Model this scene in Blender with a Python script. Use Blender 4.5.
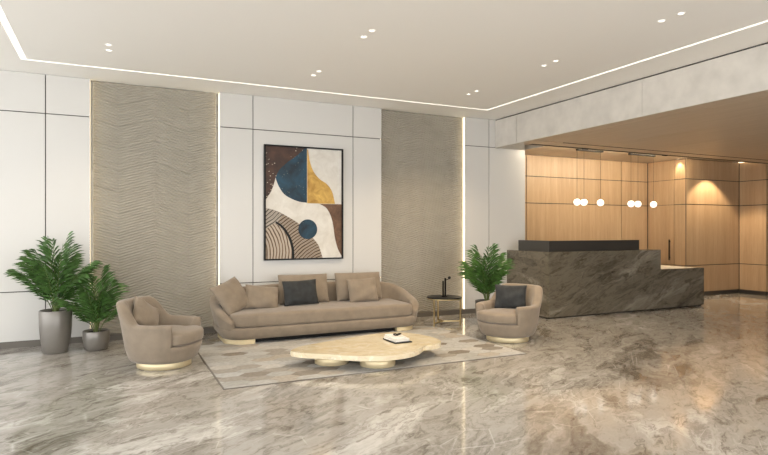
import bpy, bmesh, math, random
from mathutils import Vector, Matrix
R = math.radians
rnd = random.Random(7)
scene = bpy.context.scene
COL = scene.collection
for o in list(bpy.data.objects):
    bpy.data.objects.remove(o)

# ------------------------------------------------------------------ camera, sky, exposure
cam_d = bpy.data.cameras.new('camera')
cam = bpy.data.objects.new('camera', cam_d); COL.objects.link(cam)
cam.location = (0, 0, 1.4)
cam.rotation_euler = (R(90), 0, -R(25.553))
cam_d.sensor_width = 36; cam_d.lens = 571 / 768 * 36
cam_d.shift_y = 2.2 / 768
cam_d.clip_start = .05; cam_d.clip_end = 200
scene.camera = cam

world = bpy.data.worlds.new('sky'); scene.world = world; world.use_nodes = True
wb = world.node_tree.nodes['Background']
wb.inputs[0].default_value = (.985, .985, .98, 1); wb.inputs[1].default_value = 4.5

scene.view_settings.view_transform = 'Standard'
scene.view_settings.look = 'None'
scene.view_settings.gamma = 1
scene.view_settings.use_curve_mapping = False
scene.view_settings.exposure = 0.0
try:
    scene.cycles.use_denoising = True
    scene.cycles.max_bounces = 8; scene.cycles.diffuse_bounces = 5; scene.cycles.glossy_bounces = 4
    scene.cycles.sample_clamp_indirect = 6.0
    scene.cycles.caustics_reflective = False; scene.cycles.caustics_refractive = False
except Exception:
    pass

# ------------------------------------------------------------------ materials
def new_mat(name):
    m = bpy.data.materials.new(name); m.use_nodes = True
    nt = m.node_tree; b = nt.nodes['Principled BSDF']
    return m, nt, b
def N(nt, t, **kw):
    n = nt.nodes.new(t)
    for k, v in kw.items():
        if k in n.inputs: n.inputs[k].default_value = v
        else: setattr(n, k, v)
    return n
def L(nt, a, ao, b, bi): nt.links.new(a.outputs[ao], b.inputs[bi])
def c4(c): return (c[0], c[1], c[2], 1)
def ramp(nt, stops):
    n = nt.nodes.new('ShaderNodeValToRGB'); e = n.color_ramp.elements
    e[0].position, e[0].color = stops[0][0], c4(stops[0][1])
    e[1].position, e[1].color = stops[-1][0], c4(stops[-1][1])
    for p, c in stops[1:-1]:
        x = e.new(p); x.color = c4(c)
    return n
def coords(nt, scale=(1, 1, 1), rot=(0, 0, 0), loc=(0, 0, 0), kind='Object'):
    t = nt.nodes.new('ShaderNodeTexCoord'); m = nt.nodes.new('ShaderNodeMapping')
    m.inputs['Scale'].default_value = scale; m.inputs['Rotation'].default_value = rot; m.inputs['Location'].default_value = loc
    nt.links.new(t.outputs[kind], m.inputs['Vector']); return m
def plain(name, col, rough=.5, metal=0, var=0.0, vscale=20, bump=0.0, bscale=200, spec=.5, sheen=0):
    m, nt, b = new_mat(name)
    b.inputs['Base Color'].default_value = c4(col); b.inputs['Roughness'].default_value = rough; b.inputs['Metallic'].default_value = metal
    b.inputs['Specular IOR Level'].default_value = spec
    if sheen: b.inputs['Sheen Weight'].default_value = sheen; b.inputs['Sheen Roughness'].default_value = .5
    mp = coords(nt)
    if var:
        n = N(nt, 'ShaderNodeTexNoise', Scale=vscale, Detail=4.0); L(nt, mp, 0, n, 'Vector')
        r = ramp(nt, [(.3, [max(0, x * (1 - var)) for x in col]), (.7, [min(1, x * (1 + var)) for x in col])])
        L(nt, n, 'Fac', r, 'Fac'); L(nt, r, 'Color', b, 'Base Color')
    if bump:
        n2 = N(nt, 'ShaderNodeTexNoise', Scale=bscale, Detail=3.0); L(nt, mp, 0, n2, 'Vector')
        bp = N(nt, 'ShaderNodeBump', Strength=bump, Distance=.003); L(nt, n2, 'Fac', bp, 'Height'); L(nt, bp, 'Normal', b, 'Normal')
    return m
def emis(name, col, st):
    m, nt, b = new_mat(name)
    b.inputs['Base Color'].default_value = c4(col); b.inputs['Emission Color'].default_value = c4(col); b.inputs['Emission Strength'].default_value = st
    return m
def wood(name, c1, c2, c3, axis='z', rough=.38):
    m, nt, b = new_mat(name)
    sc = {'z': (9, 9, .45), 'y': (9, .45, 9), 'x': (.45, 9, 9)}[axis]
    mp = coords(nt, sc)
    n1 = N(nt, 'ShaderNodeTexNoise', Scale=1.3, Detail=5.0, Roughness=.6, Distortion=.4); L(nt, mp, 0, n1, 'Vector')
    mp2 = coords(nt, tuple(s * 7 for s in sc))
    n2 = N(nt, 'ShaderNodeTexNoise', Scale=1.5, Detail=3.0, Roughness=.7); L(nt, mp2, 0, n2, 'Vector')
    mx = N(nt, 'ShaderNodeMix', data_type='FLOAT'); mx.inputs[0].default_value = .4
    L(nt, n1, 'Fac', mx, 2); L(nt, n2, 'Fac', mx, 3)
    r = ramp(nt, [(.3, c1), (.5, c2), (.7, c3)]); L(nt, mx, 0, r, 'Fac'); L(nt, r, 'Color', b, 'Base Color')
    b.inputs['Roughness'].default_value = rough
    bp = N(nt, 'ShaderNodeBump', Strength=.08, Distance=.002); L(nt, n2, 'Fac', bp, 'Height'); L(nt, bp, 'Normal', b, 'Normal')
    return m
def marble(name, base, dark, lite, vein, scale=1.0, rot=(0, 0, .6), stretch=(1, .35, 1), rough=.07, vein_amt=.5, coat=0.0, warp=1.2, hair=0.0, grain=.85):
    m, nt, b = new_mat(name)
    mp0 = coords(nt, (1, 1, 1), rot)
    mp = nt.nodes.new('ShaderNodeMapping'); mp.inputs['Scale'].default_value = tuple(s * scale for s in stretch); L(nt, mp0, 0, mp, 'Vector')
    w = N(nt, 'ShaderNodeTexNoise', Scale=1.6, Detail=5.0, Roughness=.6); L(nt, mp, 0, w, 'Vector')
    wv = N(nt, 'ShaderNodeVectorMath', operation='MULTIPLY_ADD'); L(nt, w, 'Color', wv, 0)
    wv.inputs[1].default_value = (warp, warp, warp); L(nt, mp, 0, wv, 2)
    n1 = N(nt, 'ShaderNodeTexNoise', Scale=1.4, Detail=8.0, Roughness=.66, Distortion=.6); L(nt, wv, 0, n1, 'Vector')
    r1 = ramp(nt, [(.32, dark), (.45, base), (.54, base), (.68, lite)]); L(nt, n1, 'Fac', r1, 'Fac')
    # streaky fine layer
    n2 = N(nt, 'ShaderNodeTexNoise', Scale=7.0, Detail=6.0, Roughness=.7, Distortion=1.0); L(nt, wv, 0, n2, 'Vector')
    r2 = ramp(nt, [(.34, (.34, .31, .28)), (.47, (.88, .87, .86)), (.62, (1.0, 1.0, 1.0))]); L(nt, n2, 'Fac', r2, 'Fac')
    mu = N(nt, 'ShaderNodeMix', data_type='RGBA', blend_type='MULTIPLY'); mu.inputs[0].default_value = grain
    L(nt, r1, 'Color', mu, 6); L(nt, r2, 'Color', mu, 7)
    # thin crack veins: ridge of noise
    n3 = N(nt, 'ShaderNodeTexNoise', Scale=2.3, Detail=5.0, Roughness=.55, Distortion=.5); L(nt, wv, 0, n3, 'Vector')
    sb = N(nt, 'ShaderNodeMath', operation='SUBTRACT'); sb.inputs[1].default_value = .5; L(nt, n3, 'Fac', sb, 0)
    ab = N(nt, 'ShaderNodeMath', operation='ABSOLUTE'); L(nt, sb, 0, ab, 0)
    r3 = ramp(nt, [(0.0, (1, 1, 1)), (.016, (.25, .25, .25)), (.03, (0, 0, 0))]); L(nt, ab, 0, r3, 'Fac')
    va = N(nt, 'ShaderNodeMath', operation='MULTIPLY'); va.inputs[1].default_value = vein_amt; L(nt, r3, 'Color', va, 0)
    mv = N(nt, 'ShaderNodeMix', data_type='RGBA'); L(nt, va, 0, mv, 0); L(nt, mu, 2, mv, 6); mv.inputs[7].default_value = c4(vein)
    # a few straight pale hairlines where the stone cracked and healed
    vo = N(nt, 'ShaderNodeTexVoronoi', Scale=5.0, feature='DISTANCE_TO_EDGE'); L(nt, mp, 0, vo, 'Vector')
    r4 = ramp(nt, [(0.0, (1, 1, 1)), (.012, (.3, .3, .3)), (.02, (0, 0, 0))]); L(nt, vo, 'Distance', r4, 'Fac')
    n4 = N(nt, 'ShaderNodeTexNoise', Scale=1.9, Detail=3.0); L(nt, mp0, 0, n4, 'Vector')
    r5 = ramp(nt, [(.5, (0, 0, 0)), (.62, (1, 1, 1))]); L(nt, n4, 'Fac', r5, 'Fac')
    m4 = N(nt, 'ShaderNodeMath', operation='MULTIPLY'); L(nt, r4, 'Color', m4, 0); L(nt, r5, 'Color', m4, 1)
    m5 = N(nt, 'ShaderNodeMath', operation='MULTIPLY'); L(nt, m4, 0, m5, 0); m5.inputs[1].default_value = hair
    mh = N(nt, 'ShaderNodeMix', data_type='RGBA'); L(nt, m5, 0, mh, 0); L(nt, mv, 2, mh, 6); mh.inputs[7].default_value = c4(lite)
    L(nt, mh, 2, b, 'Base Color')
    b.inputs['Roughness'].default_value = rough; b.inputs['IOR'].default_value = 1.55
    if coat: b.inputs['Coat Weight'].default_value = coat; b.inputs['Coat Roughness'].default_value = .03
    return m

M = {}
M['white'] = plain('white_lacquer', (.62, .61, .585), .32)
M['ceiling'] = plain('ceiling_paint', (.92, .91, .88), .7)
M['groove'] = plain('dark_groove', (.035, .032, .028), .7)
M['skirting'] = plain('taupe_skirting', (.13, .115, .095), .4)
M['black_skirting'] = plain('black_skirting', (.03, .027, .024), .4)
M['chevron'] = plain('chevron_plaster', (.335, .310, .258), .7, var=.05, vscale=6)
M['plaster'] = plain('soffit_plaster', (.64, .61, .56), .7, var=.09, vscale=5)
M['oak'] = wood('oak_veneer', (.33, .215, .12), (.41, .28, .165), (.48, .345, .22))
M['oak_ceiling'] = wood('oak_ceiling', (.50, .41, .305), (.56, .465, .36), (.61, .515, .41), 'y', .42)
M['floor'] = marble('polished_marble', (.43, .41, .378), (.15, .126, .10), (.76, .745, .72), (.16, .135, .11), 1.0, (0, 0, R(-35)), (.42, 1.0, 1), .085, .45, .0, .9, .45)
M['stone'] = marble('grey_brown_stone', (.165, .145, .108), (.045, .038, .029), (.30, .27, .215), (.06, .05, .04), .9, (0, R(20), 0), (.45, .8, 1.7), .16, .5, 0, .8, .4)
M['onyx'] = marble('cream_onyx', (.76, .66, .46), (.66, .51, .29), (.84, .77, .60), (.90, .85, .72), 1.5, (0, 0, .5), (.6, 1, 1), .15, .5, .2, .4, .5, .3)
M['fabric'] = plain('taupe_velvet', (.248, .200, .149), .85, var=.10, vscale=9, bump=.12, bscale=350, spec=.25, sheen=.25)
M['charcoal'] = plain('charcoal_velvet', (.030, .032, .033), .8, var=.3, vscale=12, bump=.12, bscale=300, spec=.3, sheen=.1)
M['brass'] = plain('satin_brass', (.86, .70, .40), .28, 1)
M['brass_soft'] = plain('pale_brass', (.78, .66, .42), .42, .45)
M['black'] = plain('black_lacquer', (.006, .006, .006), .45, spec=.25)
M['black_metal'] = plain('black_metal', (.006, .0055, .005), .6, 0, spec=.2)
M['bronze'] = plain('dark_bronze_glass', (.045, .042, .038), .3)
M['pot'] = plain('grey_ceramic', (.215, .20, .18), .32, .3, var=.08, vscale=4)
M['pot_dark'] = plain('charcoal_ceramic', (.06, .056, .05), .4)
M['soil'] = plain('soil', (.03, .022, .015), .95, var=.4, vscale=60, bump=.6, bscale=60)
M['leaf'] = plain('palm_leaf', (.055, .13, .028), .38, var=.65, vscale=16)
M['stem'] = plain('palm_stem', (.11, .15, .04), .55, var=.2, vscale=30)
M['led'] = emis('led_white', (1.0, .96, .88), 1.3)
M['led_warm'] = emis('led_warm', (1.0, .83, .54), 2.8)
M['added_bay_glow'] = emis('added_bay_glow', (1.0, .87, .65), 150.0)  # glow of the added, hidden strip above the desk
M['led_niche'] = emis('led_niche', (1.0, .82, .56), 2.5)
M['lens'] = emis('downlight_lens', (1.0, .93, .82), 1.6)
M['globe'] = emis('opal_globe', (1.0, .95, .87), 1.3)
M['white_stone'] = plain('white_worktop', (.82, .78, .70), .25)
M['book_white'] = plain('book_white', (.78, .76, .73), .5)
M['paper'] = plain('paper', (.80, .78, .72), .8)
M['rug_border'] = plain('rug_binding', (.16, .145, .125), .9)

# ------------------------------------------------------------------ mesh helpers
def link(name, me, mat=None, parent=None, loc=None, rot=None):
    o = bpy.data.objects.new(name, me); COL.objects.link(o)
    if me is not None and mat is not None and not me.materials: me.materials.append(mat)
    if parent is not None: o.parent = parent
    if loc is not None: o.location = loc
    if rot is not None: o.rotation_euler = rot
    return o
def mesh(name, v, f, smooth=False):
    me = bpy.data.meshes.new(name); me.from_pydata([tuple(x) for x in v], [], f); me.update()
    if smooth:
        for p in me.polygons: p.use_smooth = True
    return me
def from_bm(name, bm, smooth=False):
    bmesh.ops.recalc_face_normals(bm, faces=bm.faces)
    me = bpy.data.meshes.new(name); bm.to_mesh(me); bm.free()
    if smooth:
        for p in me.polygons: p.use_smooth = True
    return me
def box_bm(bm, x0, x1, y0, y1, z0, z1):
    vs = [bm.verts.new(p) for p in ((x0,y0,z0),(x1,y0,z0),(x1,y1,z0),(x0,y1,z0),(x0,y0,z1),(x1,y0,z1),(x1,y1,z1),(x0,y1,z1))]
    for f in ((3,2,1,0),(4,5,6,7),(0,1,5,4),(1,2,6,5),(2,3,7,6),(3,0,4,7)): bm.faces.new([vs[i] for i in f])
    return vs
def box(name, x0, x1, y0, y1, z0, z1, mat, parent=None, bev=0, seg=2):
    bm = bmesh.new(); box_bm(bm, x0, x1, y0, y1, z0, z1)
    if bev: bmesh.ops.bevel(bm, geom=list(bm.edges), offset=bev, segments=seg, affect='EDGES', profile=.5)
    return link(name, from_bm(name, bm), mat, parent)
def tag(o, label, cat=None, group=None, kind=None):
    o['label'] = label
    if cat: o['category'] = cat
    if group: o['group'] = group
    if kind: o['kind'] = kind
    return o
def struct(o, label, cat=None):
    return tag(o, label, cat, None, 'structure')
def empty(name, loc, rz=0):
    o = bpy.data.objects.new(name, None); COL.objects.link(o); o.location = loc; o.rotation_euler = (0, 0, rz); o.empty_display_size = .1
    return o
def copy_tree(o, parent=None):
    c = o.copy(); COL.objects.link(c); c.parent = parent
    for ch in [x for x in bpy.data.objects if x.parent == o]: copy_tree(ch, c)
    return c
def loft(rings, cap=True, closed=False):
    n = len(rings[0]); v = [p for r in rings for p in r]; f = []
    m = len(rings)
    for i in range(m if closed else m - 1):
        a, b = i * n, ((i + 1) % m) * n
        for j in range(n):
            k = (j + 1) % n; f.append((a + j, a + k, b + k, b + j))
    if cap and not closed:
        f.append(tuple(range(n))[::-1]); f.append(tuple((m - 1) * n + j for j in range(n)))
    bm = bmesh.new(); vs = [bm.verts.new(p) for p in v]
    for q in f: bm.faces.new([vs[i] for i in q])
    return bm
def subsurf(o, lv=2):
    md = o.modifiers.new('smooth', 'SUBSURF'); md.levels = lv; md.render_levels = lv
    return o
def lathe(name, prof, mat, parent=None, seg=40, loc=None):
    rings = [[(r * math.cos(2*math.pi*k/seg), r * math.sin(2*math.pi*k/seg), z) for k in range(seg)] for r, z in prof]
    return link(name, from_bm(name, loft(rings), True), mat, parent, loc)
def tube(name, pts, r, mat, parent=None, seg=10):
    pts = [Vector(p) for p in pts]; rings = []
    for i, p in enumerate(pts):
        d = (pts[min(i+1, len(pts)-1)] - pts[max(i-1, 0)]).normalized()
        u = d.cross(Vector((0, 0, 1)));
        if u.length < 1e-4: u = Vector((1, 0, 0))
        u.normalize(); w = d.cross(u)
        rr = r[i] if isinstance(r, (list, tuple)) else r
        rings.append([p + u * rr * math.cos(2*math.pi*k/seg) + w * rr * math.sin(2*math.pi*k/seg) for k in range(seg)])
    return link(name, from_bm(name, loft(rings), True), mat, parent)
def prism(name, pts, z0, z1, mat, parent=None, bev=0):
    bm = loft([[(x, y, z0) for x, y in pts], [(x, y, z1) for x, y in pts]])
    if bev:
        es = [e for e in bm.edges if abs(e.verts[0].co.z - e.verts[1].co.z) < 1e-6]
        bmesh.ops.bevel(bm, geom=es, offset=bev, segments=3, affect='EDGES', profile=.5)
    return link(name, from_bm(name, bm), mat, parent)
def rrect(a, b, r, n=8, cx=0, cy=0):
    out = []
    for sx, sy, a0 in ((1, 1, 0), (-1, 1, 90), (-1, -1, 180), (1, -1, 270)):
        for k in range(n + 1):
            t = R(a0 + 90 * k / n); out.append((cx + sx * (a - r) + r * math.cos(t), cy + sy * (b - r) + r * math.sin(t)))
    return out

YW = 8.0; H = 3.28; HS = 2.803; HI = 2.885
# ------------------------------------------------------------------ the shell of the place
struct(box('floor', -5.2, 14, -3, 9.3, -.1, 0, M['floor']), 'polished grey and beige marble floor with pale veins', 'floor')

# ceiling with a recessed light slot running round it
XL0, XL1, XR0, XR1, YB0, YB1 = -.90, -.84, 5.312, 5.358, 7.372, 7.418
bm = bmesh.new()
box_bm(bm, XL1, XR0, -3, YB0, H, H + .1)
box_bm(bm, -5.2, XL0, -3, 8.3, H, H + .1)
box_bm(bm, XL0, XR1, YB1, 8.3, H, H + .1)
box_bm(bm, XR1, 6.05, -3, 8.3, H, H + .1)
box_bm(bm, -5.2, 6.05, -3, 8.3, H + .1, H + .16)
struct(link('ceiling', from_bm('ceiling', bm), M['ceiling']), 'smooth white painted ceiling above the lounge', 'ceiling')
tag(box('light_strip', XL0 + .002, XR1 - .002, YB0 + .002, YB1 - .002, H + .012, H + .04, M['led']), 'thin glowing ceiling light line running parallel to the painting wall', 'light', 'recessed ceiling light lines')
tag(box('light_strip', XR0 + .002, XR1 - .002, -3, YB0, H + .012, H + .04, M['led']), 'glowing ceiling light line running alongside the concrete bulkhead', 'light', 'recessed ceiling light lines')
tag(box('light_strip', XL0 + .002, XL1 - .002, -3, YB0, H + .012, H + .04, M['led']), 'short glowing ceiling light line in the upper corner above the palms', 'light', 'recessed ceiling light lines')

# back wall: dark carcass, white panels with shadow joints, two recessed chevron fields
bm = bmesh.new()
for x0, x1 in ((-5.2, -.245), (1.345, 3.77), (5.33, 6.565)): box_bm(bm, x0, x1, YW + .012, YW + .2, 0, H)
box_bm(bm, -5.2, 6.565, YW + .14, YW + .2, 0, H)
wall = struct(link('wall_back', from_bm('wall_back', bm), M['groove']), 'white panelled lounge wall with dark joints and two chevron fields', 'wall')
g = .0055
colsx = [(-5.2, -3.7), (-3.7, -2.21), (-2.21, -.715), (-.715, -.235), (1.335, 1.793), (1.793, 3.305), (3.305, 3.78), (5.32, 5.806), (5.806, 6.577)]
rowsz = [(.075, .66), (.66, 2.806), (2.806, H - .003)]
for x0, x1 in colsx:
    edge0 = x0 in (1.335, 5.32, -5.2); edge1 = x1 in (-.235, 3.78, 6.577)
    for k, (z0, z1) in enumerate(rowsz):
        box('panel', x0 + (0 if edge0 else g), x1 - (0 if edge1 else g), YW, YW + (.135 if edge0 or edge1 else .02), z0 + (g if k else 0), z1 - (g if k < 2 else 0), M['white'], wall, .0015, 1)
struct(box('wall_return', 6.567, 6.577, YW + .136, 9.0, 0, HI, M['white']), 'narrow white side of the lounge wall beside reception', 'wall')
struct(box('baseboard_back', -5.2, 6.577, YW - .008, YW + .13, 0, .075, M['skirting']), 'dark taupe skirting under the white panels', 'baseboard')

# chevron fields built from ridged parallelogram tiles
CW, CR, CP = .4305, .13, .28      # column width, rise across one column, row pitch
def tile_mesh(up):
    nr, sub = 8, 4; v = []; f = []
    w = CW - .0008; hgt = CP - .0025
    for i in range(nr * sub + 1):
        t = i / (nr * sub); d = -.008 * (1 - math.cos(2 * math.pi * t * nr)) / 2
        z = t * hgt
        v += [(0, d, z + (0 if up else CR)), (w, d, z + (CR if up else 0))]
    n = nr * sub + 1
    for i in range(n - 1): f.append((2*i, 2*i+1, 2*i+3, 2*i+2))
    b0 = len(v)
    v += [(0, .012, 0 + (0 if up else CR)), (w, .012, CR if up else 0), (0, .012, hgt + (0 if up else CR)), (w, .012, hgt + (CR if up else 0))]
    e = 2 * (n - 1)
    f += [(0, b0, b0 + 1, 1), (e, e + 1, b0 + 3, b0 + 2)]
    f.append(tuple([b0] + [2*i for i in range(n)] + [b0 + 2]))
    f.append(tuple([b0 + 1, b0 + 3] + [2*i + 1 for i in range(n - 1, -1, -1)]))
    return mesh('tile', v, f)
TM = [tile_mesh(False), tile_mesh(True)]
for m_ in TM: m_.materials.append(M['chevron'])
for px in (-.235, 3.775):
    bx0, bx1 = px + .035, px + 1.53
    box('recess_lining', px + .001, px + 1.56 if px > 0 else px + 1.569, YW + .1305, YW + .139, .075, H - .002, M['white'], wall)
    board = box('chevron_board', bx0, bx1, YW + .085, YW + .13, .075, H - .004, M['chevron'], wall)
    xs = px + .327 - CW
    for c in range(4):
        x0 = xs + c * CW; up = 1 if c % 2 else 0
        for r_ in range(-1, 13):
            z0 = 2.997 - CP * r_ - CP
            lo, hi = z0, z0 + CP + CR
            if lo > H - .004 or hi < .076: continue
            cut = lo < .076 or hi > H - .005 or x0 < bx0 or x0 + CW > bx1
            if not cut:
                link('tile', TM[up], None, board, (x0, YW + .072, z0))
            else:
                bm = bmesh.new(); bm.from_mesh(TM[up]); bmesh.ops.translate(bm, verts=bm.verts, vec=(x0, YW + .072, z0))
                for co, no in (((0, 0, .076), (0, 0, -1)), ((0, 0, H - .005), (0, 0, 1)), ((bx0, 0, 0), (-1, 0, 0)), ((bx1, 0, 0), (1, 0, 0))):
                    bmesh.ops.bisect_plane(bm, geom=list(bm.verts) + list(bm.edges) + list(bm.faces), plane_co=co, plane_no=no, clear_outer=True)
                if not bm.faces: bm.free(); continue
                me = bpy.data.meshes.new('tile'); bm.to_mesh(me); bm.free(); link('tile', me, M['chevron'], board)
    box('led_strip', px - .002, px + .001, YW + .010, YW + .062, .08, H - .01, M['led_warm'], wall)
    x1 = px + 1.57 if px < 0 else px + 1.545
    box('led_strip', x1 - .001, x1 + .002, YW + .010, YW + .062, .08, H - .01, M['led_warm'], wall)

# bulkhead between lounge ceiling and reception
sof = struct(box('wall_bulkhead', 5.945, 6.05, -3, YW - .002, HS + .03, H, M['groove']), 'pale grey plaster bulkhead above the reception opening', 'wall')
yy = [8.0 - .003, 7.43, 5.0, 2.5, 0, -3]
for a, b in zip(yy[:-1], yy[1:]):
    box('panel', 5.93, 5.95, b + (.006 if b > 6 else 0), a - .004, HS - .001, H - .018, M['plaster'], sof)
me = loft([[(5.93, 7.24, HS - .004), (6.577, 7.998, HS - .004), (5.93, 7.998, HS - .004)], [(5.93, 7.24, HS + .0), (6.577, 7.998, HS + .0), (5.93, 7.998, HS + .0)]])
link('corner_panel', from_bm('corner_panel', me), M['plaster'], sof)

# timber ceiling over reception: wide veneered panels, two shadow lines, raised bay over the desk
wc = struct(box('ceiling_timber', 5.95, 14, -3, 7.47, HS + .02, HS + .10, M['groove']), 'oak veneered ceiling over reception with dark slots', 'ceiling')
xs = [5.95, 6.19, 7.40, 8.61, 9.82, 11.03, 12.24, 13.45, 14]
for a, b in zip(xs[:-1], xs[1:]):
    box('panel', a + .006, b - .006, -3, 7.04, HS, HS + .022, M['oak_ceiling'], wc)
    if b > 6.2: box('panel', max(a, 6.0) + .001, b - .001, 7.085, 7.36, HS, HS + .022, M['oak_ceiling'], wc)
box('panel', 5.95, 6.2, 7.07, 7.47, HS, HS + .022, M['oak_ceiling'], wc)
box('edge_strip', 6.2, 14, 7.45, 7.49, HS, HI, M['oak_ceiling'], wc)
box('slot', 6.2, 14, 7.362, 7.448, HS - .002, HS + .015, M['groove'], wc); box('slot', 6.6, 14, 7.042, 7.083, HS - .002, HS + .015, M['groove'], wc)
for x in (7.35, 9.35): box('track_head', x, x + .12, 7.41, 7.44, HS - .012, HS + .012, M['black_metal'], wc)
wi = struct(box('ceiling_bay', 5.95, 14, 7.49, 9.3, HI, HI + .1, M['oak_ceiling']), 'raised oak ceiling strip above the reception desk', 'ceiling')
box('bay_end', 6.557, 6.578, 7.491, 7.999, HS, HI, M['plaster'], wi)
box('added_bay_fill', 6.9, 10.5, 7.4905, 7.512, HS + .016, HS + .042, M['added_bay_glow'], wi)  # hidden glowing strip, added to brighten the oak wall and bay

# oak walls behind the desk
def oak_wall(name, label, horiz, fixed, spans, facing, zrows, thick=.02):
    """panels on a plane; horiz 'x' runs along X at Y=fixed facing -Y, 'y' runs along Y at X=fixed facing -X"""
    bm = bmesh.new(); s0, s1 = spans[0][0], spans[-1][1]
    if horiz == 'x': box_bm(bm, s0 + (.10 if fixed < 7.5 else 0), s1 + (.15 if fixed > 7.9 else 0), fixed + .015, fixed + .12, 0, HI)
    else: box_bm(bm, fixed + .015, fixed + .12, s0, s1 + (.1 if fixed > 12 else 0), 0, HI)
    w = struct(link(name, from_bm(name, bm), M['groove']), label, 'wall')
    q = .008
    for a, b in spans:
        for z0, z1 in zrows:
            if horiz == 'x': box('panel', a + q, b - q, fixed, fixed + thick, z0 + q, z1 - q, M['oak'], w)
            else: box('panel', fixed, fixed + thick, a + q, b - q, z0 + q, z1 - q, M['oak'], w)
    return w
ZR = [(.08, .65), (.65, 1.93), (1.93, 2.462), (2.462, HI)]
oak_wall('wall_reception', 'oak panelled wall behind the reception desk', 'x', 8.957, [(6.58, 7.4), (7.4, 9.996), (9.996, 10.80)], -1, ZR)
wside = oak_wall('wall_door', 'narrow oak wall with a flush door beside reception', 'y', 10.798, [(8.015, 8.292)], -1, ZR)
door = struct(box('door_1', 10.812, 10.9, 8.292, 8.971, 0, HI, M['groove']), 'flush oak door with a slim dark pull handle', 'door')
for z0, z1 in ZR: box('door_panel', 10.798, 10.818, 8.297, 8.94, z0 + .005, z1 - .005, M['oak'], door)
hd = box('handle', 10.762, 10.778, 8.375, 8.40, .75, 1.19, M['black_metal'], door, .003)
for z in (.80, 1.14): box('handle_post', 10.776, 10.80, 8.38, 8.395, z, z + .02, M['black_metal'], door)
oak_wall('wall_niche', 'oak panelled niche wall lit by a downlight', 'x', 8.0, [(10.80, 12.52)], -1, ZR)
oak_wall('wall_niche_side', 'oak return panel closing the lit niche', 'y', 12.52, [(7.434, 7.995)], -1, ZR)
oak_wall('wall_east', 'oak panelled wall continuing past the niche', 'x', 7.42, [(12.514, 14.0)], -1, ZR)
struct(box('baseboard_niche', 10.80, 12.515, 7.985, 7.999, 0, .08, M['black_skirting']), 'black skirting along the lit oak niche', 'baseboard')
struct(box('baseboard_niche_side', 12.505, 12.519, 7.43, 7.985, 0, .08, M['black_skirting']), 'black skirting on the short niche return', 'baseboard')
struct(box('baseboard_reception', 6.6, 10.79, 8.94, 8.956, 0, .08, M['black_skirting']), 'black skirting behind the reception desk', 'baseboard')
# parts of the room behind and beside the camera
struct(box('wall_right', 14, 14.1, -3, 7.42, 0, HI, M['oak']), 'oak wall closing the far side of the reception hall', 'wall')
def glazing(name, pts, axis, fixed, label):
    bm = bmesh.new(); a0, a1, n = pts
    for k in range(n + 1):
        p = a0 + (a1 - a0) * k / n
        if axis == 'y': box_bm(bm, fixed - .05, fixed + .05, p - .03, p + .03, 0, H)
        else: box_bm(bm, p - .03, p + .03, fixed - .05, fixed + .05, 0, H)
    for z in (0, H - .08):
        if axis == 'y': box_bm(bm, fixed - .05, fixed + .05, a0, a1, z, z + .08)
        else: box_bm(bm, a0, a1, fixed - .05, fixed + .05, z, z + .08)
    struct(link(name, from_bm(name, bm), M['black_metal']), label, 'window')
glazing('window_1', (-3, 8.0, 6), 'y', -5.25, 'tall side glazing of the lounge')
struct(box('wall_unseen_block', 8, 14, -3.1, -3, 0, HI, M['white']), 'unseen white wall added to darken the reception side', 'wall')  # out of view; put here to hold back daylight on the reception side
glazing('window_2', (-5.2, 8, 9), 'x', -3.05, 'tall entrance glazing behind the viewer')

# ------------------------------------------------------------------ recessed downlights
def downlight(loc, label, group, spot=None):
    t = empty('downlight', loc); tag(t, label, 'light', group)
    seg = 24; prof = [(.026, 0), (.036, -.003), (.039, -.001), (.039, .004), (.026, .004)]
    rings = [[(r * math.cos(2*math.pi*k/seg), r * math.sin(2*math.pi*k/seg), z) for k in range(seg)] for r, z in prof]
    link('trim_ring', from_bm('trim_ring', loft(rings, False, True), True), M['ceiling'], t)
    lathe('lens', [(.025, -.0005), (.025, .006)], M['lens'], t, 20)
    if spot:
        ld = bpy.data.lights.new('spot', 'SPOT'); ld.energy = spot[0]; ld.spot_size = R(spot[1]); ld.spot_blend = spot[2]; ld.color = (1, .77, .50); ld.shadow_soft_size = .03
        lo = bpy.data.objects.new('spot_beam', ld); COL.objects.link(lo); lo.parent = t; lo.location = (0, 0, -.02)
    return t
near = {0: 'by the bulkhead', 1: 'over the middle of the lounge', 2: 'over the potted palms'}
for ci, x in enumerate((4.475, 2.225, -.02)):
    for ri, y in enumerate((6.545, 5.015, 3.465)):
        for dy, w in ((.0975, 'further'), (-.0975, 'closer')):
            row = ('first', 'second', 'third')[ri]
            if ci == 2 and ri > 0 : continue
            if ci == 1 and ri > 1: continue
            downlight((x, y + dy, H - .001), f'ceiling downlight {near[ci]}, {row} pair from painting wall, {w} one', 'paired ceiling downlights', (62 if ci == 0 else 20, 125, .6))
downlight((11.42, 7.55, HI - .001), 'reception downlight throwing a scallop on the oak niche', 'oak ceiling downlights', (170, 98, .3))
downlight((10.735, 8.15, HI - .001), 'reception downlight close to the flush oak door', 'oak ceiling downlights', (22, 80, .3))
nl = box('niche_light', 12.475, 12.515, 7.50, 7.985, HI - .012, HI - .002, M['led_niche']); tag(nl, 'warm light line along the top of the niche return', 'light')

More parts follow.
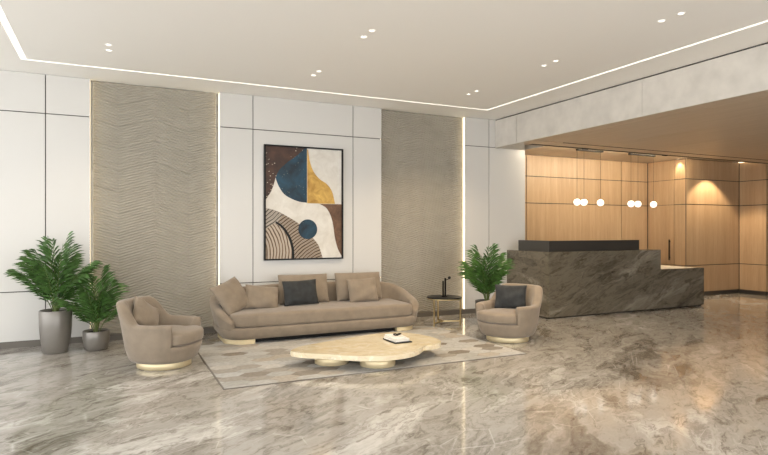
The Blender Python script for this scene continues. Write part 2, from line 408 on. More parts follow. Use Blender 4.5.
# ------------------------------------------------------------------ reception desk
desk = empty('reception_desk', (6.18, 6.95, 0)); tag(desk, 'long grey brown stone reception desk with a lower end', 'desk')
DW = 3.68; HW = 2.53; HH = 1.05; LH = .70
pf = [(0, .02), (DW, .02), (DW, LH), (HW, LH), (HW, HH), (0, HH)]
bm = loft([[(x, 0, z) for x, z in pf], [(x, .06, z) for x, z in pf]])
link('front_slab', from_bm('front_slab', bm), M['stone'], desk)
box('side_slab', 0, .06, .061, 1.045, .02, HH, M['stone'], desk)
box('counter_top', .0605, HW, .0605, .36, HH - .04, HH, M['stone'], desk)
box('end_slab', DW - .06, DW, .061, .62, .02, LH, M['stone'], desk)
box('step_slab', HW - .06, HW, .061, .36, LH, HH - .041, M['stone'], desk)
box('work_top', .061, DW - .061, .061, .70, LH - .035, LH - .002, M['white_stone'], desk)
box('return_top', HW + .1, DW, .701, 1.15, LH - .035, LH - .002, M['white_stone'], desk)
box('return_slab', DW - .06, DW, .621, 1.15, .02, LH - .036, M['stone'], desk)
box('plinth', .03, DW - .03, .03, 1.0, 0, .019, M['black'], desk)
box('front_screen', .05, 2.06, .05, .08, HH + .001, 1.225, M['bronze'], desk, .002)
box('side_screen', .05, .08, .081, .80, HH + .001, 1.225, M['bronze'], desk, .002)

# ------------------------------------------------------------------ pendant lamps
def pendant(x0, x1, gx, y, zg, label):
    t = empty('pendant_lamp', ((x0 + x1) / 2, y, HI)); tag(t, label, 'lamp', 'pendants above the reception desk')
    c = (x0 + x1) / 2
    box('canopy_bar', x0 - c, x1 - c, -.03, .03, -.03, -.001, M['black_metal'], t, .003)
    for g_ in gx:
        tube('cord', [(g_ - c, 0, -.03), (g_ - c, 0, zg - HI + .055)], .0025, M['black_metal'], t, 6)
        gl = lathe('globe', [(.001, -.062)] + [(.062 * math.cos(R(a)), .062 * math.sin(R(a))) for a in range(-75, 90, 15)] + [(.001, .062)], M['globe'], t, 24, (g_ - c, 0, zg - HI))
        lathe('globe_cap', [(.014, .055), (.014, .07), (.004, .075)], M['black_metal'], gl, 12)
pendant(7.72, 8.35, (7.70 + .02, 7.89, 8.303), 7.93, 1.906, 'three glass globes on cords hanging above the desk middle')
pendant(9.06, 9.76, (9.105, 9.296, 9.73), 7.93, 1.90, 'three glass globes on cords hanging nearer the flush door')

# ------------------------------------------------------------------ upholstered seating
def shell(path, normals, heights, leans, z0, th):
    rings = []
    for (x, y), (nx, ny), h, ln in zip(path, normals, heights, leans):
        d = h - z0
        prof = [(0, z0), (ln * .35, z0 + d * .35), (ln * .8, z0 + d * .75), (ln, h - .045), (ln - .012, h - .010), (ln - th * .5, h), (ln - th + .012, h - .012), (ln - th, h - .05), (ln * .6 - th, z0 + d * .5), (-th, z0 + .02), (-th, z0)]
        rings.append([(x + nx * o, y + ny * o, z) for o, z in prof])
    # round both ends off
    def shrink(r, k, off):
        c = Vector((0, 0, 0))
        for p in r: c += Vector(p)
        c /= len(r)
        return [tuple(c + (Vector(p) - c) * Vector((k, k, k)) + off) if True else p for p in r]
    t0 = Vector((path[0][0] - path[1][0], path[0][1] - path[1][1], 0)).normalized()
    t1 = Vector((path[-1][0] - path[-2][0], path[-1][1] - path[-2][1], 0)).normalized()
    rings = [[tuple(Vector(p) + t0 * .022) for p in shrink(rings[0], .55, Vector())], [tuple(Vector(p) + t0 * .016) for p in shrink(rings[0], .86, Vector())]] + rings + \
            [[tuple(Vector(p) + t1 * .016) for p in shrink(rings[-1], .86, Vector())], [tuple(Vector(p) + t1 * .022) for p in shrink(rings[-1], .55, Vector())]]
    return from_bm('shell', loft(rings), True)
def cushion_slab(name, outline, z0, z1, puff, mat, parent, edge=.03):
    """soft slab: rounded rim with a gently domed top; outline is a list of (x, y) about its centre"""
    cx = sum(p[0] for p in outline) / len(outline); cy = sum(p[1] for p in outline) / len(outline)
    def ring(ins, z):
        out = []
        for x, y in outline:
            d = Vector((x - cx, y - cy)); l = d.length
            d = d * ((l - ins) / l); out.append((cx + d.x, cy + d.y, z))
        return out
    def sring(s, z): return [(cx + (x - cx) * s, cy + (y - cy) * s, z) for x, y in outline]
    e = edge
    rings = [sring(.3, z0), sring(.8, z0), ring(e, z0), ring(e * .25, z0 + e * .3), ring(0, z0 + e), ring(0, z1 - e), ring(e * .25, z1 - e * .3), ring(e, z1), sring(.85, z1 + puff * .5), sring(.6, z1 + puff * .85), sring(.25, z1 + puff)]
    return link(name, from_bm(name, loft(rings), True), mat, parent)
def smooth01(t): t = max(0, min(1, t)); return t * t * (3 - 2 * t)
def lerp_table(t, tab):
    for (a, va), (b, vb) in zip(tab[:-1], tab[1:]):
        if t <= b: return va + (vb - va) * max(0, (t - a) / (b - a))
    return tab[-1][1]

# --- sofa (front towards -Y)
SX, SY = 2.56, 7.43
sofa = empty('sofa', (SX, SY, .0085)); tag(sofa, 'long taupe velvet sofa with wraparound back below the painting', 'sofa')
A, BK, RC, FR = 1.36, .46, .36, -.24
RF = .26; path, nor = [], []
for k in range(6):
    t = R(54 - 54 * k / 6); path.append((-A + RF - RF * math.cos(t), FR - RF * math.sin(t))); nor.append((-math.cos(t), -math.sin(t)))
for k in range(9): path.append((-A, FR + (BK - RC - FR) * k / 8)); nor.append((-1, 0))
for k in range(1, 8):
    t = R(180 - 90 * k / 8); path.append((-A + RC + RC * math.cos(t), BK - RC + RC * math.sin(t))); nor.append((math.cos(t), math.sin(t)))
for k in range(13): path.append((-A + RC + (2 * A - 2 * RC) * k / 12, BK)); nor.append((0, 1))
n_half = len(path)
for k in range(1, 8):
    t = R(90 - 90 * k / 8); path.append((A - RC + RC * math.cos(t), BK - RC + RC * math.sin(t))); nor.append((math.cos(t), math.sin(t)))
for k in range(9): path.append((A, BK - RC + (FR - BK + RC) * k / 8)); nor.append((1, 0))
for k in range(1, 7):
    t = R(54 * k / 6); path.append((A - RF + RF * math.cos(t), FR - RF * math.sin(t))); nor.append((math.cos(t), -math.sin(t)))
tabh = [(-.46, .285), (-.40, .335), (-.3, .385), (-.2, .415), (0, .465), (.15, .51), (.3, .575), (.42, .61), (BK, .62)]
hts = [lerp_table(p[1], tabh) + (.02 * smooth01((1.0 - abs(p[0])) / .6) if p[1] > BK - .01 else 0) for p in path]
lns = [.03 + .042 * abs(n_[0]) * smooth01((p[1] + .46) / .45) for p, n_ in zip(path, nor)]
subsurf(link('back_shell', shell(path, nor, hts, lns, .14, .125), M['fabric'], sofa), 1)
rings = []
for a, b, r, z in ((1.28, .42, .22, .055), (1.32, .455, .25, .06), (1.355, .475, .26, .11), (1.37, .48, .265, .175), (1.365, .475, .26, .195), (1.33, .44, .24, .203), (.9, .3, .2, .203)):
    rings.append([(x, y, z) for x, y in rrect(a, b, r, 8, 0, -.02)])
link('base', from_bm('base', loft(rings), True), M['fabric'], sofa)
seat_o = rrect(1.25, .43, .17, 10, 0, -.068)
cushion_slab('seat_cushion', seat_o, .207, .36, .02, M['fabric'], sofa, .035)
box('plinth', -1.1, 1.1, -.36, .36, 0, .054, M['black'], sofa)
def half_foot(side):
    pts = [p for p in rrect(1.31, .445, .25, 10, 0, -.02) if side * p[0] > .97 + 1e-6]
    pts += [(side * .97, .42), (side * .97, -.46)]
    c = (side * 1.15, -.02); pts.sort(key=lambda p: math.atan2(p[1] - c[1], p[0] - c[0]))
    return prism('foot', pts, 0, .054, M['brass_soft'], sofa)
half_foot(-1); half_foot(1)

def pillow_mesh(w, h, t, seed, wr=.010, pinch=.07, n=18):
    r = random.Random(seed); ph = [r.uniform(0, 6.28) for _ in range(8)]
    v = []; idx = {}; f = []
    for side in (1, -1):
        for i in range(n + 1):
            for j in range(n + 1):
                u, q = -1 + 2 * i / n, -1 + 2 * j / n
                border = i in (0, n) or j in (0, n)
                if border and side == -1: continue
                x = w / 2 * u * (1 - pinch * (1 - q * q)); z = h / 2 * q * (1 - pinch * (1 - u * u))
                d = ((1 - u ** 4) * (1 - q ** 4)) ** .55 * (.82 + .18 * (1 - u * u) * (1 - q * q))
                wrk = wr * (math.sin(5 * u + 3 * q + ph[0]) * .5 + math.sin(7 * q - 4 * u + ph[1]) * .4 + math.sin(11 * u * q + ph[2]) * .4)
                y = side * (t / 2 * d + wrk * min(1, d * 2))
                idx[(side, i, j)] = len(v); v.append((x, y if not border else 0, z))
    def gi(s, i, j): return idx.get((s, i, j), idx.get((1, i, j)))
    for s in (1, -1):
        for i in range(n):
            for j in range(n):
                q = (gi(s, i, j), gi(s, i + 1, j), gi(s, i + 1, j + 1), gi(s, i, j + 1))
                f.append(q if s == -1 else q[::-1])
    return mesh('pillow', v, f, True)
def place_pillow(name, w, h, t, mat, loc, tilt, yaw, roll, seed, parent=None, **kw):
    """loc = centre; tilt leans the top backwards (+Y), yaw about Z, roll about its own facing axis (degrees)"""
    o = subsurf(link(name, pillow_mesh(w, h, t, seed, **kw), mat, parent), 1)
    o.matrix_world = Matrix.Translation(loc) @ Matrix.Rotation(R(yaw), 4, 'Z') @ Matrix.Rotation(R(-tilt), 4, 'X') @ Matrix.Rotation(R(roll), 4, 'Y')
    o.location = loc; o.rotation_euler = o.matrix_world.to_euler()
    return o
for x in (2.41, 3.235):
    o = place_pillow('back_cushion', .74, .42, .19, M['fabric'], (x - SX, 7.62 - SY, .575), 14, 0, 0, int(x * 10), sofa, wr=.006, pinch=.025)
tag(place_pillow('throw_pillow', .50, .46, .17, M['fabric'], (1.385, 7.36, .555), 32, 30, -17, 3), 'large taupe pillow slumped in the sofa corner near the armchair and palms', 'pillow', 'pillows on the sofa')
tag(place_pillow('throw_pillow', .47, .34, .15, M['fabric'], (1.78, 7.40, .515), 24, 4, 8, 4), 'taupe pillow lying between the corner pillow and the charcoal one', 'pillow', 'pillows on the sofa')
tag(place_pillow('throw_pillow', .50, .36, .15, M['charcoal'], (2.30, 7.415, .555), 18, -2, -2, 5), 'charcoal velvet pillow in the middle of the sofa', 'pillow', 'pillows on the sofa')
tag(place_pillow('throw_pillow', .46, .36, .14, M['fabric'], (3.21, 7.415, .545), 18, -4, -3, 6), 'taupe pillow leaning on the back cushion near the side table', 'pillow', 'pillows on the sofa')

# --- swivel armchairs (front towards +X locally)
def armchair(loc, rz, label):
    t = empty('armchair', loc, rz); tag(t, label, 'armchair', 'taupe swivel tub chairs')
    th = .115
    def rad(z): return .316 + .215 * (z - .075) + .018 * math.sin(math.pi * min(1, max(0, (z - .075) / .3)))
    def plan(ang, r):  # slightly squared circle
        c, s_ = math.cos(ang), math.sin(ang); p = 2.35
        q = r * (abs(c) ** p + abs(s_) ** p) ** (-1 / p)
        return (q * c, q * s_)
    A0 = 53; n = 34; rings = []
    angs = [A0 - 3.4, A0 - 2.4] + [A0 + (360 - 2 * A0) * k / n for k in range(n + 1)] + [360 - A0 + 2.4, 360 - A0 + 3.4]
    for k, ad in enumerate(angs):
        ang = R(ad); back = (1 - math.cos(ang)) / 2
        h = .462 + .222 * smooth01((back - .66) / .24)
        e = {0: .5, 1: .86}.get(min(k, len(angs) - 1 - k), 1.0)
        h0 = h; h = .24 + (h0 - .24) * (.93 if e < .6 else (.98 if e < 1 else 1))
        zs = [.078, .10, .15, .22, .24 + (h - .24) * .4, .24 + (h - .24) * .75, h - .028]
        mid = lambda z: rad(z) - th / 2
        pr = [(mid(z) + th / 2 * e, z) for z in zs] + [(mid(h) + th * .32 * e, h - .006), (mid(h), h), (mid(h) - th * .32 * e, h - .006), (mid(h) - th / 2 * e, h - .03)] + \
             [(mid(z) - th / 2 * e, z) for z in (.24 + (h - .24) * .5, .24, .12, .08)]
        rings.append([(*plan(ang, r_), z) for r_, z in pr])
    subsurf(link('back_shell', from_bm('back_shell', loft(rings), True), M['fabric'], t), 1)
    rings = []
    for dr, z in ((-.06, .0725), (-.012, .0735), (-.004, .085), (-.004, .13), (-.004, .19), (-.004, .228), (-.014, .24), (-.05, .244), (-.2, .244)):
        rings.append([(*plan(2 * math.pi * q / 48, rad(z) + dr), z) for q in range(48)])
    link('seat_base', from_bm('seat_base', loft(rings), True), M['fabric'], t)
    out = []
    for q in range(56):
        ang = 2 * math.pi * q / 56
        k = .262 + .112 * smooth01((math.cos(ang) - .50) / .20)
        out.append(plan(ang, k))
    cushion_slab('seat_cushion', out, .249, .365, .018, M['fabric'], t, .028)
    lathe('swivel_base', [(.262, 0), (.268, .004), (.268, .066), (.262, .071)], M['brass_soft'], t, 48)
    return t
armchair((.50, 6.33, 0), R(-34), 'taupe tub armchair beside the two potted palms')
tag(place_pillow('throw_pillow', .36, .36, .13, M['fabric'], (.33, 6.44, .50), 28, 52, 38, 8), 'taupe pillow standing on its corner in the armchair by the palms', 'pillow', 'pillows in the armchairs')
armchair((4.57, 5.90, 0), R(200), 'taupe tub armchair beside the reception desk and lone palm')
tag(place_pillow('throw_pillow', .43, .33, .13, M['charcoal'], (4.68, 5.98, .53), 16, -44, 0, 9), 'charcoal velvet pillow in the armchair near the reception desk', 'pillow', 'pillows in the armchairs')

# ------------------------------------------------------------------ coffee table
oc = [(1.667,5.70),(1.80,5.83),(1.963,5.905),(2.309,6.02),(2.770,6.155),(2.95,6.175),(3.109,6.147),(3.22,6.05),(3.29,5.911),(3.335,5.72),(3.335,5.56),(3.29,5.42),(3.20,5.335),(3.09,5.30),(3.01,5.305),(2.955,5.25),(2.87,5.16),(2.754,5.085),(2.62,5.045),(2.495,5.04),(2.34,5.07),(2.199,5.139),(2.06,5.24),(1.93,5.36),(1.80,5.46),(1.70,5.56),(1.655,5.635)]
cxy = (2.48, 5.60)
table = empty('coffee_table', (cxy[0], cxy[1], .0085)); tag(table, 'low lobed cream stone coffee table on brass drums', 'table')
def catmull(p, n=4):
    out = []
    for i in range(len(p)):
        p0, p1, p2, p3 = (Vector(p[(i + k - 1) % len(p)]) for k in range(4))
        for s in range(n):
            t = s / n
            out.append(tuple(.5 * ((2*p1) + (p2-p0)*t + (2*p0-5*p1+4*p2-p3)*t*t + (3*p1-p0-3*p2+p3)*t**3)))
    return out
loc = [(x - cxy[0], y - cxy[1]) for x, y in catmull(oc)][::-1]
prism('table_top', loc, .105, .155, M['onyx'], table, .012)
for x, y, r in ((2.09, 5.64, .18), (2.485, 5.35, .185), (2.95, 5.75, .20)):
    lathe('drum_leg', [(r - .003, 0), (r, .003), (r, .1045)], M['brass_soft'], table, 40, (x - cxy[0], y - cxy[1], 0))

zt = .0085 + .155
bk = empty('book', (2.875, 5.67, zt)); tag(bk, 'large black book lying flat on the coffee table', 'book', 'books on the coffee table')
box('cover', -.105, .105, -.155, .155, 0, .012, M['black'], bk, .002)
bk2 = empty('book', (2.87, 5.68, zt + .0125), R(4)); tag(bk2, 'thick white book stacked upon the black book', 'book', 'books on the coffee table')
box('pages', -.085, .088, -.128, .128, .003, .025, M['paper'], bk2)
box('front_cover', -.09, .09, -.13, .13, .0255, .029, M['book_white'], bk2, .001)
box('rear_cover', -.09, .09, -.13, .13, 0, .0028, M['book_white'], bk2, .001)
bk3 = empty('book', (2.86, 5.69, zt + .042), R(-6)); tag(bk3, 'thin white book on top of the stack', 'book', 'books on the coffee table')
box('pages', -.08, .083, -.118, .118, .002, .012, M['paper'], bk3)
box('front_cover', -.085, .085, -.12, .12, .0122, .015, M['book_white'], bk3, .001)
box('rear_cover', -.085, .085, -.12, .12, 0, .0018, M['book_white'], bk3, .001)
kn = empty('knot_ornament', (2.89, 5.70, zt + .0575), R(20)); tag(kn, 'small black ornament resting on the topmost book', 'ornament')
for k, (ox, rx, rz_) in enumerate(((-.022, 30, 0), (.022, -35, 40))):
    pts = [(.026 * math.cos(2*math.pi*q/20), .02 * math.sin(2*math.pi*q/20), 0) for q in range(20)]
    rings = []
    for q in range(20):
        a_ = 2*math.pi*q/20; c_ = Vector((math.cos(a_), math.sin(a_), 0))
        rings.append([tuple(c_ * .026 + (c_ * math.cos(b_) + Vector((0, 0, 1)) * math.sin(b_)) * .006) for b_ in [2*math.pi*s/8 for s in range(8)]])
    link('ring', from_bm('ring', loft(rings, False, True), True), M['black'], kn, (ox, 0, .009), (R(rx * .3), 0, R(rz_)))

# ------------------------------------------------------------------ side table with black objects
st = empty('side_table', (4.40, 7.16, 0)); tag(st, 'round black topped side table with brass legs', 'table')
lathe('table_top', [(.25, .405), (.255, .407), (.255, .418), (.25, .42)], M['black'], st, 48)
lathe('rim', [(.245, .392), (.25, .394), (.25, .404), (.245, .4045)], M['brass'], st, 48)
lg = [(-.225, -.09), (.235, -.07), (.03, .225)]
for x, y in lg: box('leg', x - .009, x + .009, y - .009, y + .009, 0, .392, M['brass'], st, .002)
def bar(a, b, z, parent):
    a, b = Vector((*a, z)), Vector((*b, z)); d = (b - a); n_ = Vector((-d.y, d.x, 0)).normalized() * .008
    bm = loft([[a + n_ + Vector((0,0,.008)), a - n_ + Vector((0,0,.008)), a - n_ - Vector((0,0,.008)), a + n_ - Vector((0,0,.008))], [b + n_ + Vector((0,0,.008)), b - n_ + Vector((0,0,.008)), b - n_ - Vector((0,0,.008)), b + n_ - Vector((0,0,.008))]])
    link('stretcher', from_bm('stretcher', bm), M['brass'], parent)
hub = (0.0, .02)
for p in lg: bar(hub, p, .06, st)
v1 = empty('candle_holder', (4.375, 7.15, .4205)); tag(v1, 'plain slim black candle holder, shorter one on the side table', 'candle holder', 'black candle holders')
lathe('foot', [(.028, 0), (.028, .006), (.012, .01)], M['black_metal'], v1, 20)
lathe('stem', [(.011, .0101), (.011, .225), (.014, .23)], M['black_metal'], v1, 14)
v2 = empty('candle_holder', (4.425, 7.17, .4205)); tag(v2, 'taller black candle holder with a round knob on its arm', 'candle holder', 'black candle holders')
lathe('foot', [(.03, 0), (.03, .006), (.012, .01)], M['black_metal'], v2, 20)
lathe('stem', [(.013, .0101), (.013, .265), (.016, .27)], M['black_metal'], v2, 14)
tube('arm', [(0, 0, .24), (.03, -.012, .25), (.05, -.02, .265)], .005, M['black_metal'], v2, 8)
lathe('knob', [(.001, -.022)] + [(.022 * math.cos(R(q)), .022 * math.sin(R(q))) for q in range(-70, 80, 20)] + [(.001, .022)], M['black'], v2, 16, (.056, -.022, .275))

# ------------------------------------------------------------------ rug of hide patches
RX0, RX1, RY0, RY1 = .885, 4.228, 5.105, 7.30
rug = box('rug', RX0, RX1, RY0, RY1, .0005, .005, M['rug_border']); tag(rug, 'patchwork hide rug in grey, cream and brown hexagons', 'rug')
pc = [(.43, .425, .41), (.38, .375, .36), (.48, .465, .44), (.33, .31, .28), (.26, .235, .205), (.40, .365, .32), (.225, .20, .17), (.45, .45, .445)]
PM = [plain('hide_patch', c, .85, var=.12, vscale=25, bump=.15, bscale=250, spec=.2) for c in pc]
def clip(poly, x0, x1, y0, y1):
    for ax, lim, sg in ((0, x0, 1), (0, x1, -1), (1, y0, 1), (1, y1, -1)):
        out = []
        for i in range(len(poly)):
            a, b = poly[i - 1], poly[i]
            ia, ib = sg * (a[ax] - lim) >= 0, sg * (b[ax] - lim) >= 0
            if ia != ib:
                t = (lim - a[ax]) / (b[ax] - a[ax]); out.append((a[0] + (b[0]-a[0])*t, a[1] + (b[1]-a[1])*t))
            if ib: out.append(b)
        poly = out
        if len(poly) < 3: return None
    return poly
pw, phh = .31, .165
ci = 0; x = RX0 - .1
while x < RX1 + .2:
    y = RY0 - .1 + (phh / 2 if ci % 2 else 0)
    while y < RY1 + .2:
        s = .985
        pts = [(x - pw/2*s, y), (x - pw/4*s, y - phh/2*s), (x + pw/4*s, y - phh/2*s), (x + pw/2*s, y), (x + pw/4*s, y + phh/2*s), (x - pw/4*s, y + phh/2*s)]
        pts = clip(pts, RX0 + .012, RX1 - .012, RY0 + .012, RY1 - .012)
        if pts:
            wts = [6, 5, 4, 3, 1.5, 3, .8, 5]
            link('patch', from_bm('patch', loft([[(a_, b_, .0052) for a_, b_ in pts], [(a_, b_, .0082) for a_, b_ in pts]])), rnd.choices(PM, wts)[0], rug)
        y += phh
    x += pw * .75; ci += 1

# ------------------------------------------------------------------ potted palms
def frond(name, az, length, el0, bend, seed, parent, origin, leaf_len):
    r = random.Random(seed)
    n = 22; pts = []; p = Vector(origin); hd = Vector((math.cos(az), math.sin(az), 0)); el = el0
    tang = []
    for i in range(n + 1):
        pts.append(p.copy()); d = hd * math.cos(el) + Vector((0, 0, 1)) * math.sin(el); tang.append(d)
        p = p + d * (length / n); t = i / n
        el -= bend / n * (.35 + 1.3 * t)
    v, f, mi = [], [], []
    side0 = Vector((-hd.y, hd.x, 0))
    # rachis: slim tapering triangle tube
    for i, q in enumerate(pts):
        w = .0065 * (1 - i / n * .8); up = side0.cross(tang[i]) * -1
        for a in (90, 210, 330):
            v.append(q + side0 * w * math.cos(R(a)) + up * w * math.sin(R(a)))
    for i in range(n):
        for a in range(3):
            b = (a + 1) % 3; f.append((3*i + a, 3*i + b, 3*i + 3 + b, 3*i + 3 + a)); mi.append(1)
    m = 15
    for k in range(m):
        t = .22 + .78 * k / (m - 1); x = t * n; i = min(int(x), n - 1); fr = x - i
        q = pts[i].lerp(pts[i + 1], fr); tg = tang[min(i + 1, n)]; up = (tg.cross(side0)).normalized() * -1
        if up.z < 0 and el0 > 0: up = up
        env = math.sin(math.pi * min(1, (t - .12) / 1.0) ** .8) ** .6 if t < .98 else .35
        for s in (-1, 1):
            ll = leaf_len * max(.3, env) * r.uniform(.88, 1.1)
            fwd = R(46 + 22 * t + r.uniform(-8, 8))
            d = (side0 * s * math.cos(fwd) + tg * math.sin(fwd) + up * .35).normalized()
            w = .0105 * r.uniform(.85, 1.15)
            wd = tg.cross(d).cross(d).normalized() if False else (tg - d * tg.dot(d)).normalized()
            base = len(v)
            dn = Vector((0, 0, -1))
            c1 = q + d * ll * .35 + dn * ll * .02; c2 = q + d * ll * .7 + dn * ll * .10; c3 = q + d * ll + dn * ll * .26
            v += [q - wd * w * .3, q + wd * w * .3, c1 - wd * w, c1 + wd * w, c2 - wd * w * .8, c2 + wd * w * .8, c3]
            f += [(base, base+1, base+3, base+2), (base+2, base+3, base+5, base+4), (base+4, base+5, base+6)]; mi += [0, 0, 0]
    me = mesh(name, v, f)
    me.materials.append(M['leaf']); me.materials.append(M['stem'])
    me.polygons.foreach_set('material_index', mi)
    for pl in me.polygons: pl.use_smooth = False
    return link(name, me, None, parent)
def palm(loc, pot, potmat, label, nf, hgt, spread, leaf_len, seed):
    t = empty('potted_palm', loc); tag(t, label, 'plant', 'potted palms')
    rb, rm, rt, ph_ = pot
    lathe('pot', [(rb - .012, 0), (rb, .008), ((rb + rm) / 2 + .006, ph_ * .3), (rm, ph_ * .6), (rt, ph_ - .006), (rt - .004, ph_), (rt - .014, ph_), (rt - .018, ph_ - .03), (.01, ph_ - .035)], potmat, t, 48)
    lathe('soil', [(rt - .019, ph_ - .034), (rt - .03, ph_ - .022), (.02, ph_ - .018)], M['soil'], t, 30)
    r = random.Random(seed)
    for k in range(nf):
        ring = k / nf
        az = k * 2.39996 + r.uniform(-.25, .25)
        el0 = R(89 - 26 * ring * spread + r.uniform(-4, 4)); ln = (hgt - ph_) * (1.04 - .30 * ring) * r.uniform(.92, 1.06)
        o = (math.cos(az) * .03 * r.random(), math.sin(az) * .03 * r.random(), ph_ - .03)
        frond('frond', az, ln, el0, R(16 + 44 * ring * spread + r.uniform(-6, 8)), seed * 100 + k, t, o, leaf_len)
    return t
palm((-.57, 7.50, 0), (.128, .165, .168, .485), M['pot'], 'tall palm in a high tapered grey pot', 19, 1.30, .80, .27, 11)
palm((-.155, 7.47, 0), (.11, .145, .145, .225), M['pot'], 'shorter palm in a low grey pot beside the taller one', 15, .94, .9, .27, 12)
palm((4.99, 6.93, 0), (.12, .165, .17, .36), M['pot_dark'], 'dark green palm behind the armchair near the reception desk', 18, 1.14, .75, .29, 13)

# ------------------------------------------------------------------ framed abstract painting
PX0, PX1, PZ0, PZ1 = 1.943, 3.131, .966, 2.603
W_, H_ = PX1 - PX0, PZ1 - PZ0
art = empty('framed_painting', ((PX0 + PX1) / 2, YW - .001, PZ0)); tag(art, 'abstract painting of blue, gold and brown curves in black frame', 'painting')
fw = .021
box('frame_side', -W_/2, -W_/2 + fw, -.045, 0, 0, H_, M['black'], art); box('frame_side', W_/2 - fw, W_/2, -.045, 0, 0, H_, M['black'], art)
box('frame_rail', -W_/2 + fw, W_/2 - fw, -.045, 0, 0, fw, M['black'], art); box('frame_rail', -W_/2 + fw, W_/2 - fw, -.045, 0, H_ - fw, H_, M['black'], art)
def speckled(name, c1, c2, spk, sc, thr, scale=4):
    m, nt, b = new_mat(name); mp = coords(nt)
    n = N(nt, 'ShaderNodeTexNoise', Scale=float(scale), Detail=6.0, Roughness=.65, Distortion=.8); L(nt, mp, 0, n, 'Vector')
    r = ramp(nt, [(.32, c1), (.68, c2)]); L(nt, n, 'Fac', r, 'Fac')
    vo = N(nt, 'ShaderNodeTexVoronoi', Scale=float(sc)); L(nt, mp, 0, vo, 'Vector')
    n2 = N(nt, 'ShaderNodeTexNoise', Scale=3.5, Detail=2.0); L(nt, mp, 0, n2, 'Vector')
    sm = N(nt, 'ShaderNodeMath', operation='SUBTRACT'); L(nt, vo, 'Distance', sm, 0); sm.inputs[1].default_value = thr
    lt = N(nt, 'ShaderNodeMath', operation='LESS_THAN'); L(nt, sm, 0, lt, 0); lt.inputs[1].default_value = 0
    gt = N(nt, 'ShaderNodeMath', operation='GREATER_THAN'); L(nt, n2, 'Fac', gt, 0); gt.inputs[1].default_value = .52
    mu = N(nt, 'ShaderNodeMath', operation='MULTIPLY'); L(nt, lt, 0, mu, 0); L(nt, gt, 0, mu, 1)
    mx = N(nt, 'ShaderNodeMix', data_type='RGBA'); L(nt, mu, 0, mx, 0); L(nt, r, 'Color', mx, 6); mx.inputs[7].default_value = c4(spk)
    L(nt, mx, 2, b, 'Base Color'); b.inputs['Roughness'].default_value = .55
    return m
def ringed(name, centre, freq, stops, dist=2.0):
    m, nt, b = new_mat(name); mp = coords(nt, (1, 1, 1), (0, 0, 0), (-centre[0], 0, -centre[1]))
    wv = N(nt, 'ShaderNodeTexWave', wave_type='RINGS', rings_direction='Y', Scale=freq, Distortion=dist, Detail=3.0); wv.inputs['Detail Scale'].default_value = 1.2
    L(nt, mp, 0, wv, 'Vector'); n = N(nt, 'ShaderNodeTexNoise', Scale=5.0, Detail=5.0); L(nt, mp, 0, n, 'Vector')
    mx = N(nt, 'ShaderNodeMix', data_type='FLOAT'); mx.inputs[0].default_value = .35; L(nt, wv, 'Fac', mx, 2); L(nt, n, 'Fac', mx, 3)
    r = ramp(nt, stops); L(nt, mx, 0, r, 'Fac'); L(nt, r, 'Color', b, 'Base Color'); b.inputs['Roughness'].default_value = .6
    return m
A_brown = speckled('paint_umber', (.022, .011, .008), (.085, .036, .020), (.75, .66, .5), 26, .16)
A_blue = speckled('paint_blue', (.003, .012, .022), (.010, .065, .115), (.55, .55, .42), 34, .10, 3)
A_gold = speckled('paint_gold', (.36, .19, .03), (.70, .45, .11), (.85, .72, .42), 22, .05, 6)
A_white = speckled('paint_white', (.62, .585, .52), (.76, .735, .68), (.50, .44, .36), 18, .05, 5)
A_bark = speckled('paint_bark', (.075, .034, .016), (.19, .10, .052), (.30, .2, .12), 30, .05, 7)
A_ring1 = ringed('paint_rings_pale', (-1.0, .10), 7.0, [(.25, (.10, .07, .05)), (.42, (.40, .28, .18)), (.6, (.60, .51, .40)), (.8, (.42, .36, .30))], 2.0)
A_ring2 = ringed('paint_rings_tan', (.45, -.45), 7.5, [(.25, (.05, .038, .03)), (.42, (.30, .18, .08)), (.58, (.54, .43, .31)), (.8, (.20, .18, .17))], 2.0)
A_ring3 = ringed('paint_rings_grey', (-1.1, 1.35), 7.0, [(.2, (.07, .06, .05)), (.45, (.34, .29, .24)), (.7, (.56, .50, .42)), (.85, (.22, .19, .17))], 2.0)
iw, ih = W_ - 2 * fw, H_ - 2 * fw
def uv(u, v): return (-iw / 2 + u * iw, fw + (1 - v) * ih)
def piece(name, pts, mat, lay):
    p = [uv(*q) for q in pts]; y0, y1 = -.0205 - .002 * lay, -.0190 - .002 * (lay - 1) if lay else -.018
    bm = bmesh.new(); vs = [[bm.verts.new((x, y, z)) for x, z in p] for y in (y0, y1)]
    bm.faces.new(vs[0]); bm.faces.new(vs[1][::-1]); n = len(p)
    for i in range(n): bm.faces.new((vs[0][i], vs[1][i], vs[1][(i+1) % n], vs[0][(i+1) % n]))
    return link(name, from_bm(name, bm), mat, art)
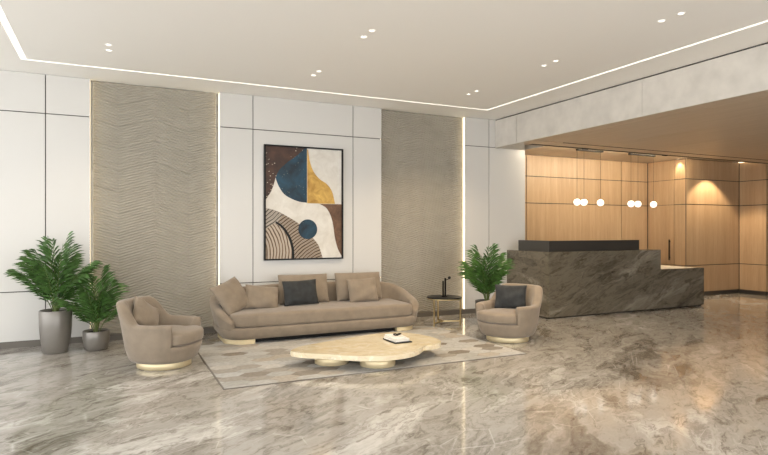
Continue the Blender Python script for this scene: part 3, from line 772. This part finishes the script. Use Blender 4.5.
def curve(pts, n=6):
    out = []; P_ = [Vector(p) for p in pts]; P_ = [P_[0] * 2 - P_[1]] + P_ + [P_[-1] * 2 - P_[-2]]
    for i in range(1, len(P_) - 2):
        p0, p1, p2, p3 = P_[i-1:i+3]
        for s in range(n):
            t = s / n; out.append(tuple(.5 * ((2*p1) + (p2-p0)*t + (2*p0-5*p1+4*p2-p3)*t*t + (3*p1-p0-3*p2+p3)*t**3)))
    out.append(tuple(pts[-1])); return out
box('canvas', -iw / 2, iw / 2, -.019, -.005, fw, H_ - fw, A_white, art)
blue_l = curve([(.50, 0), (.40, .07), (.27, .14), (.17, .21), (.125, .275)])
piece('umber_field', [(0, 0)] + blue_l + curve([(.125, .275), (.11, .32), (.07, .40), (0, .48)])[1:], A_brown, 1)
piece('blue_field', [(.53, 0)] + [(.53, .495)] + curve([(.53, .495), (.43, .487), (.33, .462), (.24, .425), (.18, .37), (.14, .31), (.125, .275)])[1:] + blue_l[::-1][1:], A_blue, 1)
piece('gold_field', [(.545, .01)] + curve([(.545, .01), (.57, .12), (.62, .21), (.70, .275), (.80, .32), (.87, .39), (.91, .5)])[1:] + [(.535, .5), (.535, .01)], A_gold, 1)
piece('bark_field', curve([(.70, .503), (.79, .54), (.85, .61), (.885, .70), (.91, .82), (.95, .92), (1, .985)]) + [(1, .503)], A_bark, 1)
top_r = curve([(0, .55), (.14, .575), (.27, .62), (.43, .69), (.57, .79), (.68, .88), (.74, 1)])
piece('ring_field', top_r + [(0, 1)], A_ring2, 1)
piece('grey_ring_field', curve([(0, .55), (.10, .565), (.22, .605)]) + curve([(.22, .605), (.14, .68), (0, .74)])[1:], A_ring3, 2)
piece('pale_ring_field', curve([(0, .74), (.10, .69), (.20, .73), (.29, .82), (.33, .92), (.34, 1)]) + [(0, 1)], A_ring1, 3)
piece('dark_arc', curve([(.125, .665), (.22, .71), (.31, .80), (.355, .90), (.365, 1)]) + curve([(.335, 1), (.325, .91), (.285, .815), (.205, .725), (.125, .68)]), M['black'], 4)
piece('disc', [(.54 + .125 * math.cos(2*math.pi*k/36), .737 + .125 * iw / ih * math.sin(2*math.pi*k/36)) for k in range(36)], A_blue, 4)
